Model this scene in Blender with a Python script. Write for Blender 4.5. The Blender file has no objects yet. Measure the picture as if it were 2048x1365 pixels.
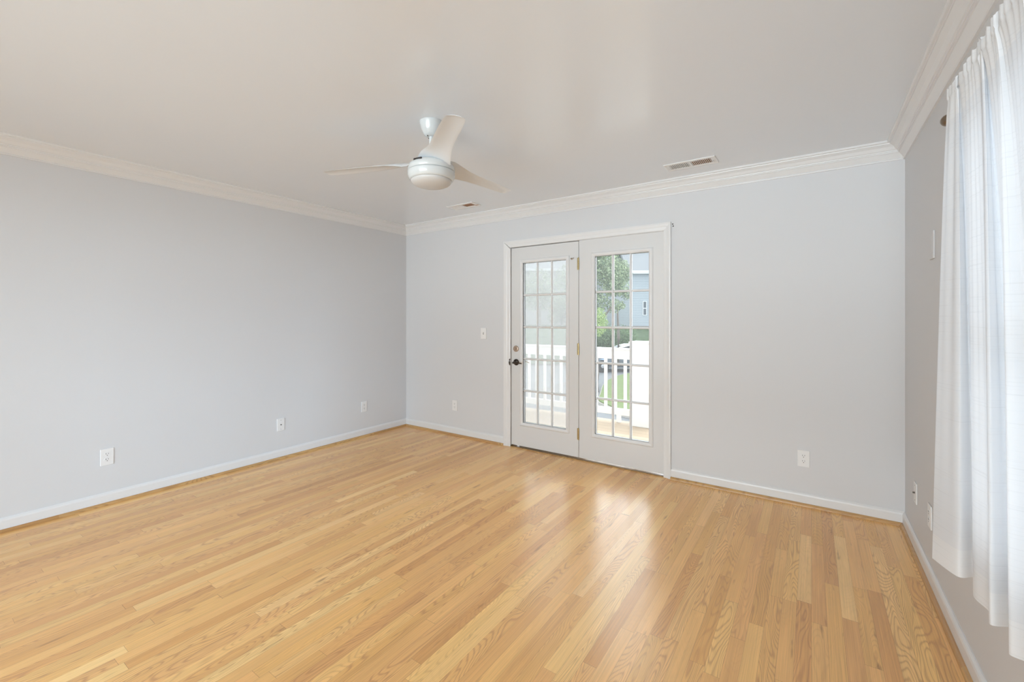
import bpy, bmesh, math, random
from mathutils import Vector, Matrix

S = bpy.context.scene
C = S.collection

# ------------------------------------------------------------------ camera, world, light, exposure
TH = math.radians(34.417)
CAM_H = 1.34
F_PX = 874.0
CX, CY = 1024.0, 636.2
cam_d = bpy.data.cameras.new('camera')
cam = bpy.data.objects.new('camera', cam_d)
C.objects.link(cam)
cam.location = (0, 0, CAM_H)
cam.rotation_euler = (math.pi / 2, 0, TH)
cam_d.sensor_width = 36
cam_d.sensor_fit = 'HORIZONTAL'
cam_d.lens = 36 * F_PX / 2048
cam_d.shift_y = -(682.5 - CY) / 2048
cam_d.clip_start = 0.02
cam_d.clip_end = 400
S.camera = cam

world = bpy.data.worlds.new('world')
S.world = world
world.use_nodes = True
wn = world.node_tree.nodes
# overcast sky, made brighter beyond the deck to send light through the door
wl = world.node_tree.links
wtc = wn.new('ShaderNodeTexCoord')
wdot = wn.new('ShaderNodeVectorMath'); wdot.operation = 'DOT_PRODUCT'
wdot.inputs[1].default_value = Vector((0.15, 0.86, 0.48)).normalized()
wl.new(wtc.outputs['Generated'], wdot.inputs[0])
wmr = wn.new('ShaderNodeMapRange'); wmr.interpolation_type = 'SMOOTHSTEP'
wmr.inputs['From Min'].default_value = 0.35
wmr.inputs['From Max'].default_value = 0.98
wmr.inputs['To Min'].default_value = 2.1
wmr.inputs['To Max'].default_value = 6.0
wl.new(wdot.outputs['Value'], wmr.inputs['Value'])
wl.new(wmr.outputs['Result'], wn['Background'].inputs['Strength'])
wn['Background'].inputs['Color'].default_value = (0.90, 0.95, 1.0, 1)

XL, XR, YB, YR, H = -4.175, 0.498, 3.756, -3.0, 2.475


def area(name, loc, rot, sx, sy, watts, color):
    d = bpy.data.lights.new(name, 'AREA')
    d.shape = 'RECTANGLE'
    d.size, d.size_y = sx, sy
    d.energy = watts
    d.color = color
    o = bpy.data.objects.new(name, d)
    C.objects.link(o)
    o.location = loc
    o.rotation_euler = rot
    return o


# unseen fill lamps added outside the windows to brighten the room
def aim(loc, target):
    return (Vector(target) - Vector(loc)).to_track_quat('-Z', 'Y').to_euler()


def fill_light(name, loc, target, sx, sy, watts, color):
    return area(name, loc, aim(loc, target), sx, sy, watts, color)


fill_light('rear_high_fill', (-1.0, -10.0, 4.6), (-1.9, -3.0, 1.4), 10.0, 3.4, 1250, (0.80, 0.92, 1.0))
fill_light('rear_low_fill', (-1.85, -13.0, -2.0), (-1.85, -3.0, 1.1), 12.0, 3.0, 2000, (0.76, 0.89, 1.0))
fill_light('side_high_fill', (6.5, -7.9, 2.7), (0.5, -1.6, 1.4), 6.0, 2.4, 1900, (0.55, 0.76, 1.0))
fill_light('side_low_fill', (6.5, -7.2, -1.6), (0.5, -1.6, 1.3), 6.0, 2.4, 260, (0.76, 0.89, 1.0))
fill_light('rear_level_fill', (-2.4, -11.0, 1.3), (-1.6, -3.0, 1.25), 15.0, 2.4, 1350, (0.90, 0.95, 1.0))

S.view_settings.view_transform = 'Standard'
S.view_settings.look = 'None'
S.view_settings.gamma = 1.0
S.view_settings.use_curve_mapping = False
S.view_settings.exposure = 0.17
S.cycles.max_bounces = 14
S.cycles.diffuse_bounces = 8
S.cycles.transparent_max_bounces = 24
S.cycles.use_denoising = True
S.cycles.sample_clamp_indirect = 6.0

random.seed(7)


# ------------------------------------------------------------------ materials
def mat(name):
    m = bpy.data.materials.new(name)
    m.use_nodes = True
    return m, m.node_tree.nodes, m.node_tree.links, m.node_tree.nodes['Principled BSDF']


def simple(name, col, rough=0.5, metal=0.0, bump=0.0, bscale=200.0, spec=0.5, var=0.0, vscale=3.0):
    m, n, l, b = mat(name)
    b.inputs['Base Color'].default_value = (*col, 1)
    b.inputs['Roughness'].default_value = rough
    b.inputs['Metallic'].default_value = metal
    b.inputs['Specular IOR Level'].default_value = spec
    if bump or var:
        tc = n.new('ShaderNodeTexCoord')
    if bump:
        t = n.new('ShaderNodeTexNoise')
        t.inputs['Scale'].default_value = bscale
        t.inputs['Detail'].default_value = 3
        l.new(tc.outputs['Object'], t.inputs['Vector'])
        bp = n.new('ShaderNodeBump')
        bp.inputs['Strength'].default_value = bump
        bp.inputs['Distance'].default_value = 0.002
        l.new(t.outputs['Fac'], bp.inputs['Height'])
        l.new(bp.outputs['Normal'], b.inputs['Normal'])
    if var:
        t = n.new('ShaderNodeTexNoise')
        t.inputs['Scale'].default_value = vscale
        t.inputs['Detail'].default_value = 5
        l.new(tc.outputs['Object'], t.inputs['Vector'])
        mx = n.new('ShaderNodeMix')
        mx.data_type = 'RGBA'
        mx.inputs[6].default_value = (*[c * (1 - var) for c in col], 1)
        mx.inputs[7].default_value = (*[min(1, c * (1 + var)) for c in col], 1)
        l.new(t.outputs['Fac'], mx.inputs[0])
        l.new(mx.outputs[2], b.inputs['Base Color'])
    return m


M = {}
M['wall'] = simple('wall_paint', (0.642, 0.645, 0.655), 0.55, bump=0.12, bscale=260, spec=0.3, var=0.012, vscale=1.2)
M['ceiling'] = simple('ceiling_paint', (0.75, 0.782, 0.82), 0.20, bump=0.02, bscale=60, spec=1.0)
M['trim'] = simple('trim_paint', (0.725, 0.722, 0.72), 0.32, spec=0.5)
M['door'] = simple('door_paint', (0.66, 0.655, 0.65), 0.38, spec=0.5)
M['plastic'] = simple('white_plastic', (0.78, 0.775, 0.77), 0.3)
M['fan'] = simple('fan_white_gloss', (0.60, 0.62, 0.62), 0.13, spec=0.6)
M['fan_blade'] = simple('fan_blade_white', (0.71, 0.73, 0.75), 0.22, spec=0.5)  # lighter than the housing to stand in for door light below
M['lens'] = simple('opal_lens', (0.58, 0.575, 0.565), 0.35)
M['dark'] = simple('dark_slot', (0.03, 0.022, 0.018), 0.6)
M['slot_grey'] = simple('contact_slot', (0.10, 0.09, 0.08), 0.6)
M['bronze'] = simple('oiled_bronze', (0.060, 0.045, 0.035), 0.30, 0.7)
M['bronze_light'] = simple('worn_bronze', (0.25, 0.19, 0.14), 0.32, 0.85)
M['nickel'] = simple('worn_nickel', (0.46, 0.36, 0.28), 0.35, 0.85)
M['brass'] = simple('brass', (0.48, 0.37, 0.18), 0.3, 0.95)
M['duct'] = simple('duct_interior', (0.30, 0.145, 0.06), 0.6, var=0.25, vscale=30)
M['vent_grey'] = simple('neutral_grey', (0.38, 0.37, 0.36), 0.5)  # plain grey, also used for the shadow painted behind vent slats
M['rail'] = simple('white_railing', (0.86, 0.86, 0.85), 0.45)
M['asphalt'] = simple('asphalt', (0.15, 0.16, 0.172), 0.9, var=0.18, vscale=2)
M['concrete'] = simple('concrete', (0.36, 0.34, 0.31), 0.85, var=0.12, vscale=4)
M['grass'] = simple('grass', (0.10, 0.15, 0.035), 0.9, var=0.4, vscale=9)
M['grass_dark'] = simple('bank_grass', (0.060, 0.100, 0.045), 0.9, var=0.5, vscale=3)  # darker green-grey grass tone of the bank
M['mulch'] = simple('mulch', (0.13, 0.10, 0.085), 0.9, var=0.3, vscale=8)
M['bark'] = simple('bark', (0.13, 0.11, 0.09), 0.9, var=0.3, vscale=14)
M['roof'] = simple('roof_shingle', (0.20, 0.215, 0.23), 0.8, var=0.15, vscale=25)
M['white_paint'] = simple('exterior_white', (0.62, 0.64, 0.66), 0.5)
M['pane_dark'] = simple('house_pane', (0.07, 0.09, 0.11), 0.35)
M['car_paint'] = simple('car_paint', (0.09, 0.11, 0.135), 0.16, 0.35)
M['car_roof'] = simple('car_glass', (0.03, 0.035, 0.04), 0.05)
M['tyre'] = simple('tyre', (0.02, 0.02, 0.022), 0.8)
M['alloy'] = simple('alloy', (0.5, 0.5, 0.52), 0.3, 0.8)
M['lamp_clear'] = simple('car_lamp', (0.85, 0.86, 0.88), 0.1)
M['leather_brown'] = simple('duct_rim', (0.45, 0.30, 0.16), 0.6)


def siding(name, col):
    m, n, l, b = mat(name)
    tc = n.new('ShaderNodeTexCoord')
    sp = n.new('ShaderNodeSeparateXYZ')
    l.new(tc.outputs['Object'], sp.inputs[0])
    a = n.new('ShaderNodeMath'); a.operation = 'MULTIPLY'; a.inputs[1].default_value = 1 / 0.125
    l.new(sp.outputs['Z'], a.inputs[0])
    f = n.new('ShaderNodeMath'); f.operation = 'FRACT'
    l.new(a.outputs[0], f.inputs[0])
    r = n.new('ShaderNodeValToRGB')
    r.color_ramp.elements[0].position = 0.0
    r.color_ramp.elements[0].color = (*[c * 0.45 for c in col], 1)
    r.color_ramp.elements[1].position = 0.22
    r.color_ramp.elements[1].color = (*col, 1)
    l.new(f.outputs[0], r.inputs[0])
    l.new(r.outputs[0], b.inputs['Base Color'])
    bp = n.new('ShaderNodeBump')
    bp.inputs['Strength'].default_value = 0.6
    bp.inputs['Distance'].default_value = 0.02
    bp.invert = True
    l.new(f.outputs[0], bp.inputs['Height'])
    l.new(bp.outputs['Normal'], b.inputs['Normal'])
    b.inputs['Roughness'].default_value = 0.6
    return m


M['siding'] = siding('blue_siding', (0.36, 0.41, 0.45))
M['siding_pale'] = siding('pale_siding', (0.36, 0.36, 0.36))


def glass_mat():
    m, n, l, b = mat('window_glass')
    n.remove(b)
    tr = n.new('ShaderNodeBsdfTransparent')
    tr.inputs[0].default_value = (0.95, 0.965, 0.96, 1)
    gl = n.new('ShaderNodeBsdfGlossy')
    gl.inputs['Roughness'].default_value = 0.01
    fr = n.new('ShaderNodeFresnel')
    fr.inputs[0].default_value = 1.35
    mx = n.new('ShaderNodeMixShader')
    l.new(fr.outputs[0], mx.inputs[0])
    l.new(tr.outputs[0], mx.inputs[1])
    l.new(gl.outputs[0], mx.inputs[2])
    tl = n.new('ShaderNodeBsdfTranslucent')         # translucent film put in as a whitish haze over the view
    tl.inputs[0].default_value = (0.9, 0.92, 0.93, 1)
    m2 = n.new('ShaderNodeMixShader'); m2.inputs[0].default_value = 0.04
    l.new(mx.outputs[0], m2.inputs[1]); l.new(tl.outputs[0], m2.inputs[2])
    l.new(m2.outputs[0], n['Material Output'].inputs[0])
    return m


def screen_mat():
    m, n, l, b = mat('insect_screen')
    n.remove(b)
    tr = n.new('ShaderNodeBsdfTransparent')
    df = n.new('ShaderNodeBsdfDiffuse')
    df.inputs[0].default_value = (0.40, 0.40, 0.41, 1)
    tl = n.new('ShaderNodeBsdfTranslucent')
    tl.inputs[0].default_value = (0.56, 0.55, 0.54, 1)
    a = n.new('ShaderNodeMixShader'); a.inputs[0].default_value = 0.62
    l.new(df.outputs[0], a.inputs[1]); l.new(tl.outputs[0], a.inputs[2])
    mx = n.new('ShaderNodeMixShader'); mx.inputs[0].default_value = 0.40
    l.new(tr.outputs[0], mx.inputs[1]); l.new(a.outputs[0], mx.inputs[2])
    l.new(mx.outputs[0], n['Material Output'].inputs[0])
    return m


def fabric_mat(name, tcol, dcol, trans):
    m, n, l, b = mat(name)
    n.remove(b)
    tc = n.new('ShaderNodeTexCoord')
    mp = n.new('ShaderNodeMapping')
    mp.inputs['Scale'].default_value = (3, 3, 230)
    l.new(tc.outputs['Object'], mp.inputs[0])
    t = n.new('ShaderNodeTexNoise')
    t.inputs['Scale'].default_value = 1.0
    t.inputs['Detail'].default_value = 2
    l.new(mp.outputs[0], t.inputs['Vector'])
    r = n.new('ShaderNodeValToRGB')
    r.color_ramp.elements[0].position = 0.30
    r.color_ramp.elements[0].color = (0.94, 0.94, 0.94, 1)
    r.color_ramp.elements[1].position = 0.42
    r.color_ramp.elements[1].color = (1, 1, 1, 1)
    l.new(t.outputs['Fac'], r.inputs[0])
    df = n.new('ShaderNodeBsdfDiffuse')
    tl = n.new('ShaderNodeBsdfTranslucent')
    for node, c in ((df, dcol), (tl, tcol)):
        mu = n.new('ShaderNodeMix'); mu.data_type = 'RGBA'; mu.blend_type = 'MULTIPLY'
        mu.inputs[0].default_value = 1.0
        mu.inputs[6].default_value = (*c, 1)
        l.new(r.outputs[0], mu.inputs[7])
        l.new(mu.outputs[2], node.inputs[0])
    a = n.new('ShaderNodeMixShader'); a.inputs[0].default_value = trans
    l.new(df.outputs[0], a.inputs[1]); l.new(tl.outputs[0], a.inputs[2])
    l.new(a.outputs[0], n['Material Output'].inputs[0])
    return m


M['glass'] = glass_mat()
M['screen'] = screen_mat()
M['curtain'] = fabric_mat('white_sheer_fabric', (0.85, 0.885, 0.95), (0.78, 0.79, 0.80), 0.36)
M['curtain_double'] = fabric_mat('white_doubled_fabric', (0.84, 0.87, 0.92), (0.84, 0.845, 0.85), 0.30)


class NB:
    """small node builder"""
    def __init__(s, m):
        s.n, s.l = m.node_tree.nodes, m.node_tree.links

    def val(s, x, sock):
        if isinstance(x, (int, float)):
            sock.default_value = x
        else:
            s.l.new(x, sock)

    def math(s, op, a, b=0.0, c=None):
        d = s.n.new('ShaderNodeMath'); d.operation = op
        s.val(a, d.inputs[0]); s.val(b, d.inputs[1])
        if c is not None:
            s.val(c, d.inputs[2])
        return d.outputs[0]

    def comb(s, x, y, z=0.0):
        d = s.n.new('ShaderNodeCombineXYZ')
        s.val(x, d.inputs[0]); s.val(y, d.inputs[1]); s.val(z, d.inputs[2])
        return d.outputs[0]

    def noise(s, vec, scale=1.0, detail=2.0, rough=0.5, dist=0.0):
        d = s.n.new('ShaderNodeTexNoise')
        s.l.new(vec, d.inputs['Vector'])
        d.inputs['Scale'].default_value = scale
        d.inputs['Detail'].default_value = detail
        d.inputs['Roughness'].default_value = rough
        d.inputs['Distortion'].default_value = dist
        return d.outputs['Fac']

    def white(s, x, y=None):
        d = s.n.new('ShaderNodeTexWhiteNoise')
        if y is None:
            d.noise_dimensions = '1D'; s.val(x, d.inputs['W'])
        else:
            d.noise_dimensions = '2D'; s.l.new(s.comb(x, y), d.inputs['Vector'])
        return d.outputs['Value'], d.outputs['Color']

    def ramp(s, fac, stops):
        d = s.n.new('ShaderNodeValToRGB')
        e = d.color_ramp.elements
        while len(e) < len(stops):
            e.new(0.5)
        for k, (p, c) in enumerate(stops):
            e[k].position = p
            e[k].color = (*c, 1) if len(c) == 3 else c
        s.l.new(fac, d.inputs[0])
        return d.outputs[0]

    def mix(s, fac, a, b, mode='MIX'):
        d = s.n.new('ShaderNodeMix'); d.data_type = 'RGBA'; d.blend_type = mode
        s.val(fac, d.inputs[0])
        for x, i in ((a, 6), (b, 7)):
            if isinstance(x, tuple):
                d.inputs[i].default_value = (*x, 1)
            else:
                s.l.new(x, d.inputs[i])
        return d.outputs[2]


def oak(name, w, swap=False, planks=True, gain=1.0):
    """strip oak: boards run along Y (or X when swap)"""
    m, n, l, b = mat(name)
    B = NB(m)
    tc = n.new('ShaderNodeTexCoord')
    sp = n.new('ShaderNodeSeparateXYZ')
    l.new(tc.outputs['Object'], sp.inputs[0])
    x, y = (sp.outputs[1], sp.outputs[0]) if swap else (sp.outputs[0], sp.outputs[1])
    xs = B.math('MULTIPLY', x, 1 / w)
    row = B.math('FLOOR', xs)
    fx = B.math('FRACT', xs)
    r1, _ = B.white(row)
    r2, _ = B.white(B.math('ADD', row, 77.3))
    ln = B.math('MULTIPLY_ADD', r2, 0.75, 0.55)
    warp = B.noise(B.comb(B.math('MULTIPLY', row, 3.7), B.math('MULTIPLY', y, 0.55)), 1.0, 0.0)
    ys = B.math('ADD', B.math('DIVIDE', y, ln), B.math('ADD', B.math('MULTIPLY', r1, 37.0), B.math('MULTIPLY', warp, 1.6)))
    idn = B.math('FLOOR', ys)
    fy = B.math('FRACT', ys)
    p1, pc = B.white(row, idn)
    p2, _ = B.white(B.math('ADD', row, 31.7), B.math('ADD', idn, 11.3))
    p3, _ = B.white(B.math('ADD', row, 5.1), B.math('ADD', idn, 91.9))
    g = gain
    base = B.ramp(p1, [(0.0, (0.50 * g, 0.262 * g, 0.090 * g)), (0.12, (0.57 * g, 0.317 * g, 0.112 * g)),
                       (0.40, (0.61 * g, 0.352 * g, 0.127 * g)), (0.75, (0.645 * g, 0.387 * g, 0.143 * g)), (0.93, (0.675 * g, 0.430 * g, 0.166 * g)),
                       (1.0, (0.71 * g, 0.480 * g, 0.205 * g))])
    base = B.mix(B.math('MULTIPLY', p3, 0.25), base, (0.66 * g, 0.36 * g, 0.19 * g))
    # cathedral growth rings: contour lines of a stretched noise
    xo = B.math('MULTIPLY', p2, 60.0)
    yo = B.math('MULTIPLY', p3, 90.0)
    vec = B.comb(B.math('ADD', B.math('MULTIPLY', x, 11.0), xo), B.math('ADD', B.math('MULTIPLY', y, 1.5), yo), B.math('MULTIPLY', p1, 40.0))
    big = B.noise(vec, 1.0, 1.2, 0.45, 0.25)
    small = B.noise(B.comb(B.math('MULTIPLY', x, 90.0), B.math('MULTIPLY', y, 5.0), B.math('MULTIPLY', p2, 30.0)), 1.0, 2.0)
    ph = B.math('ADD', B.math('MULTIPLY', big, 185.0), B.math('MULTIPLY', small, 2.4))
    ring = B.math('MULTIPLY_ADD', B.math('SINE', ph), 0.5, 0.5)
    ring = B.math('POWER', ring, 3.4)
    # straight grain
    st = B.noise(B.comb(B.math('ADD', B.math('MULTIPLY', x, 190.0), xo), B.math('ADD', B.math('MULTIPLY', y, 2.2), yo)), 1.0, 3.0, 0.6)
    st = B.math('SUBTRACT', st, 0.5)
    patch = B.noise(B.comb(B.math('ADD', B.math('MULTIPLY', x, 9.0), yo), B.math('ADD', B.math('MULTIPLY', y, 1.1), xo)), 1.0, 2.0)
    cath = B.math('MINIMUM', 1.0, B.math('MAXIMUM', 0.12, B.math('MULTIPLY', B.math('SUBTRACT', p2, 0.35), 3.0)))
    amt = B.math('MULTIPLY', ring, B.math('MULTIPLY', cath, 0.52))
    col = B.mix(amt, base, (0.34 * g, 0.165 * g, 0.072 * g))
    bright = B.math('ADD', 1.0, B.math('ADD', B.math('MULTIPLY', st, 0.62), B.math('MULTIPLY', B.math('SUBTRACT', patch, 0.5), 0.30)))
    col = B.mix(1.0, col, B.comb(bright, bright, bright), 'MULTIPLY')
    # mineral streaks and knots
    kn = B.noise(B.comb(B.math('ADD', B.math('MULTIPLY', x, 34.0), xo), B.math('ADD', B.math('MULTIPLY', y, 5.0), yo)), 1.0, 2.0)
    kn = B.ramp(kn, [(0.66, (0, 0, 0)), (0.78, (1, 1, 1))])
    sepk = n.new('ShaderNodeSeparateColor'); l.new(kn, sepk.inputs[0])
    col = B.mix(B.math('MULTIPLY', sepk.outputs[0], 0.55), col, (0.16 * g, 0.075 * g, 0.035 * g))
    if planks:
        e1 = B.math('LESS_THAN', B.math('MULTIPLY', B.math('MINIMUM', fx, B.math('SUBTRACT', 1.0, fx)), w), 0.00045)
        e2 = B.math('LESS_THAN', B.math('MULTIPLY', B.math('MINIMUM', fy, B.math('SUBTRACT', 1.0, fy)), ln), 0.0007)
        ed = B.math('MULTIPLY', B.math('MAXIMUM', e1, e2), 0.5)
        col = B.mix(ed, col, (0.13, 0.06, 0.025))
    l.new(col, b.inputs['Base Color'])
    b.inputs['Roughness'].default_value = 0.26
    b.inputs['Specular IOR Level'].default_value = 0.58
    bp = n.new('ShaderNodeBump')
    bp.inputs['Strength'].default_value = 0.12
    bp.inputs['Distance'].default_value = 0.001
    l.new(B.math('SUBTRACT', B.math('MULTIPLY', st, 0.6), B.math('MULTIPLY', ring, 0.5)), bp.inputs['Height'])
    l.new(bp.outputs['Normal'], b.inputs['Normal'])
    return m


M['oak'] = oak('oak_strip_floor', 0.0565, gain=1.32)
M['sill'] = oak('oak_sill_gap_shade', 0.5, True, False, 0.42)  # darkened oak stands in for the shade in the gap under the doors
M['oak_y'] = oak('oak_shoe_along', 0.5, False, False, 0.82)
M['oak_x'] = oak('oak_shoe_across', 0.5, True, False, 0.82)


def deck_mat():
    m, n, l, b = mat('deck_boards')
    B = NB(m)
    tc = n.new('ShaderNodeTexCoord')
    sp = n.new('ShaderNodeSeparateXYZ')
    l.new(tc.outputs['Object'], sp.inputs[0])
    ysn = B.math('MULTIPLY', sp.outputs[1], 1 / 0.14)
    row = B.math('FLOOR', ysn)
    fy = B.math('FRACT', ysn)
    r, _ = B.white(row)
    base = B.ramp(r, [(0, (0.36, 0.265, 0.17)), (1, (0.46, 0.365, 0.25))])
    st = B.noise(B.comb(B.math('MULTIPLY', sp.outputs[0], 2.0), B.math('MULTIPLY', sp.outputs[1], 60.0), B.math('MULTIPLY', r, 30)), 1.0, 3.0)
    col = B.mix(B.math('MULTIPLY', st, 0.35), base, (0.40, 0.27, 0.16))
    col = B.mix(B.math('LESS_THAN', fy, 0.04), col, (0.12, 0.09, 0.06))
    l.new(col, b.inputs['Base Color'])
    b.inputs['Roughness'].default_value = 0.7
    return m


M['deck'] = deck_mat()


def leaf_mat(name, c0, c1):
    m, n, l, b = mat(name)
    B = NB(m)
    g = n.new('ShaderNodeNewGeometry')
    col = B.ramp(g.outputs['Random Per Island'], [(0, c0), (1, c1)])
    l.new(col, b.inputs['Base Color'])
    b.inputs['Roughness'].default_value = 0.55
    tl = n.new('ShaderNodeBsdfTranslucent')
    l.new(col, tl.inputs[0])
    mx = n.new('ShaderNodeMixShader'); mx.inputs[0].default_value = 0.35
    l.new(b.outputs[0], mx.inputs[1]); l.new(tl.outputs[0], mx.inputs[2])
    l.new(mx.outputs[0], n['Material Output'].inputs[0])
    return m


M['leaf'] = leaf_mat('maple_leaf', (0.07, 0.12, 0.065), (0.46, 0.54, 0.34))
M['leaf_dark'] = leaf_mat('shrub_leaf', (0.07, 0.13, 0.06), (0.20, 0.30, 0.14))
M['leaf_lime'] = leaf_mat('bush_leaf', (0.26, 0.38, 0.12), (0.48, 0.58, 0.26))


# ------------------------------------------------------------------ geometry helpers
def P3(px, py, **k):
    """the point of the place seen at a pixel of the photograph, on one plane X=, Y= or Z="""
    s, c = math.sin(TH), math.cos(TH)
    t = (px - CX) / F_PX
    dx, dy, dz = -s + t * c, c + t * s, (CY - py) / F_PX
    if 'X' in k:
        z = k['X'] / dx
    elif 'Y' in k:
        z = k['Y'] / dy
    else:
        z = (k['Z'] - CAM_H) / dz
    return Vector((z * dx, z * dy, CAM_H + z * dz))


def add_box(bm, x0, x1, y0, y1, z0, z1, bev=0.0, seg=2, mtx=None):
    v = [bm.verts.new((x, y, z)) for z in (z0, z1) for y in (y0, y1) for x in (x0, x1)]
    f = [(0, 2, 3, 1), (4, 5, 7, 6), (0, 1, 5, 4), (2, 6, 7, 3), (0, 4, 6, 2), (1, 3, 7, 5)]
    fs = [bm.faces.new([v[i] for i in q]) for q in f]
    if bev:
        es = list({e for q in fs for e in q.edges})
        r = bmesh.ops.bevel(bm, geom=es, offset=bev, segments=seg, affect='EDGES', profile=0.5)
        v = list({q for q in r['verts']} | {q for q in v if q.is_valid})
    if mtx is not None:
        vs = {q for fc in bm.faces for q in fc.verts if q in set(v)} if False else [q for q in v if q.is_valid]
        bmesh.ops.transform(bm, matrix=mtx, verts=vs)
    return v


def add_prism(bm, prof, axis, a, b, mitre0=None, mitre1=None):
    """profile [(d, z)] swept along X or Y from a to b; mitre shifts the end by d*factor"""
    n = len(prof)
    rings = []
    for end, q in ((0, a), (1, b)):
        mt = (mitre0 if end == 0 else mitre1) or 0.0
        ring = []
        for d, z, pos in prof:
            along = q + mt * d
            ring.append(bm.verts.new((pos, along, z) if axis == 'Y' else (along, pos, z)))
        rings.append(ring)
    for i in range(n):
        j = (i + 1) % n
        bm.faces.new((rings[0][i], rings[0][j], rings[1][j], rings[1][i]))
    bm.faces.new(rings[0][::-1])
    bm.faces.new(rings[1])


def add_lathe(bm, prof, seg=48, mtx=None):
    """prof [(r, z)] around Z"""
    rings = []
    new = []
    for r, z in prof:
        if r < 1e-6:
            v = bm.verts.new((0, 0, z)); rings.append([v]); new.append(v)
        else:
            ring = [bm.verts.new((r * math.cos(2 * math.pi * k / seg), r * math.sin(2 * math.pi * k / seg), z)) for k in range(seg)]
            rings.append(ring); new += ring
    for a, b in zip(rings, rings[1:]):
        for k in range(seg):
            k2 = (k + 1) % seg
            if len(a) == 1 and len(b) == 1:
                continue
            if len(a) == 1:
                bm.faces.new((a[0], b[k], b[k2]))
            elif len(b) == 1:
                bm.faces.new((a[k], b[0], a[k2]))
            else:
                bm.faces.new((a[k], b[k], b[k2], a[k2]))
    if len(rings[0]) > 1:
        bm.faces.new(rings[0][::-1])
    if len(rings[-1]) > 1:
        bm.faces.new(rings[-1])
    if mtx is not None:
        bmesh.ops.transform(bm, matrix=mtx, verts=new)


def add_tube(bm, pts, rad, seg=12, caps=True):
    pts = [Vector(p) for p in pts]
    if not isinstance(rad, (list, tuple)):
        rad = [rad] * len(pts)
    rings = []
    up = Vector((0, 0, 1))
    for i, p in enumerate(pts):
        t = (pts[min(i + 1, len(pts) - 1)] - pts[max(i - 1, 0)]).normalized()
        a = t.cross(up)
        if a.length < 1e-4:
            a = t.cross(Vector((1, 0, 0)))
        a.normalize()
        b = t.cross(a)
        rings.append([bm.verts.new(p + rad[i] * (a * math.cos(2 * math.pi * k / seg) + b * math.sin(2 * math.pi * k / seg))) for k in range(seg)])
    for a, b in zip(rings, rings[1:]):
        for k in range(seg):
            k2 = (k + 1) % seg
            bm.faces.new((a[k], a[k2], b[k2], b[k]))
    if caps:
        bm.faces.new(rings[0][::-1]); bm.faces.new(rings[-1])


def obj(name, bm, m, parent=None, smooth=False, loc=None, rot=None, label=None, auto=None):
    bmesh.ops.recalc_face_normals(bm, faces=bm.faces)
    me = bpy.data.meshes.new(name)
    bm.to_mesh(me); bm.free()
    if m is not None:
        me.materials.append(m)
    if smooth:
        for p in me.polygons:
            p.use_smooth = True
        if auto is not None:
            me.set_sharp_from_angle(angle=math.radians(auto))
    o = bpy.data.objects.new(name, me)
    C.objects.link(o)
    if parent is not None:
        o.parent = parent
    if loc is not None:
        o.location = loc
    if rot is not None:
        o.rotation_euler = rot
    if label:
        o['label'] = label
    return o


def tag(o, label, cat, group=None, kind=None):
    o['label'] = label
    o['category'] = cat
    if group:
        o['group'] = group
    if kind:
        o['kind'] = kind
    return o


def empty(name, loc, label, cat, group=None, kind=None, rot=(0, 0, 0)):
    o = bpy.data.objects.new(name, None)
    o.empty_display_size = 0.1
    C.objects.link(o)
    o.location = loc
    o.rotation_euler = rot
    return tag(o, label, cat, group, kind)


def struct(name, bm, m, label, cat, **k):
    return tag(obj(name, bm, m, **k), label, cat, kind='structure')


NEW = bmesh.new

# ------------------------------------------------------------------ room shell
bm = NEW(); add_box(bm, XL - 0.15, XR + 0.15, YR - 0.15, YB + 0.06, -0.15, 0.0)
struct('floor', bm, M['oak'], 'honey oak strip floor of the empty room', 'floor')
bm = NEW(); add_box(bm, XL - 0.15, XR + 0.15, YR - 0.15, YB + 0.14, H, H + 0.15)
struct('ceiling', bm, M['ceiling'], 'satin white ceiling over the whole room', 'ceiling')
bm = NEW(); add_box(bm, XL - 0.13, XL, YR, YB, 0, H)
struct('wall_left', bm, M['wall'], 'long pale blue-grey wall on the left', 'wall')

DX0, DX1, DZ = -2.612, -1.000, 2.095            # rough opening of the double door
bm = NEW()
add_box(bm, XL - 0.13, DX0, YB, YB + 0.13, 0, H)
add_box(bm, DX1, XR + 0.13, YB, YB + 0.13, 0, H)
add_box(bm, DX0, DX1, YB, YB + 0.13, DZ, H)
struct('wall_back', bm, M['wall'], 'pale grey far wall with the glazed double door', 'wall')

WY0, WY1, WZ0, WZ1 = 0.72, 2.05, 0.64, 2.00     # window behind the curtain
VY0, VY1 = -2.60, -0.50                         # unseen side window, added to let the fill lamps in
bm = NEW()
for y0, y1 in ((YR, VY0), (VY1, WY0), (WY1, YB)):
    add_box(bm, XR, XR + 0.13, y0, y1, 0, H)
for y0, y1 in ((VY0, VY1), (WY0, WY1)):
    add_box(bm, XR, XR + 0.13, y0, y1, 0, WZ0)
    add_box(bm, XR, XR + 0.13, y0, y1, WZ1, H)
struct('wall_right', bm, M['wall'], 'pale grey wall on the right behind the curtain', 'wall')

RX0, RX1, RZ0, RZ1 = -3.05, 0.36, 0.12, 2.15    # unseen wide opening added to the rear wall for fill light
bm = NEW()
add_box(bm, XL - 0.13, RX0, YR - 0.13, YR, 0, H)
add_box(bm, RX1, XR + 0.13, YR - 0.13, YR, 0, H)
add_box(bm, RX0, RX1, YR - 0.13, YR, 0, RZ0)
add_box(bm, RX0, RX1, YR - 0.13, YR, RZ1, H)
struct('wall_rear', bm, M['wall'], 'pale grey wall behind the photographer', 'wall')


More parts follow.
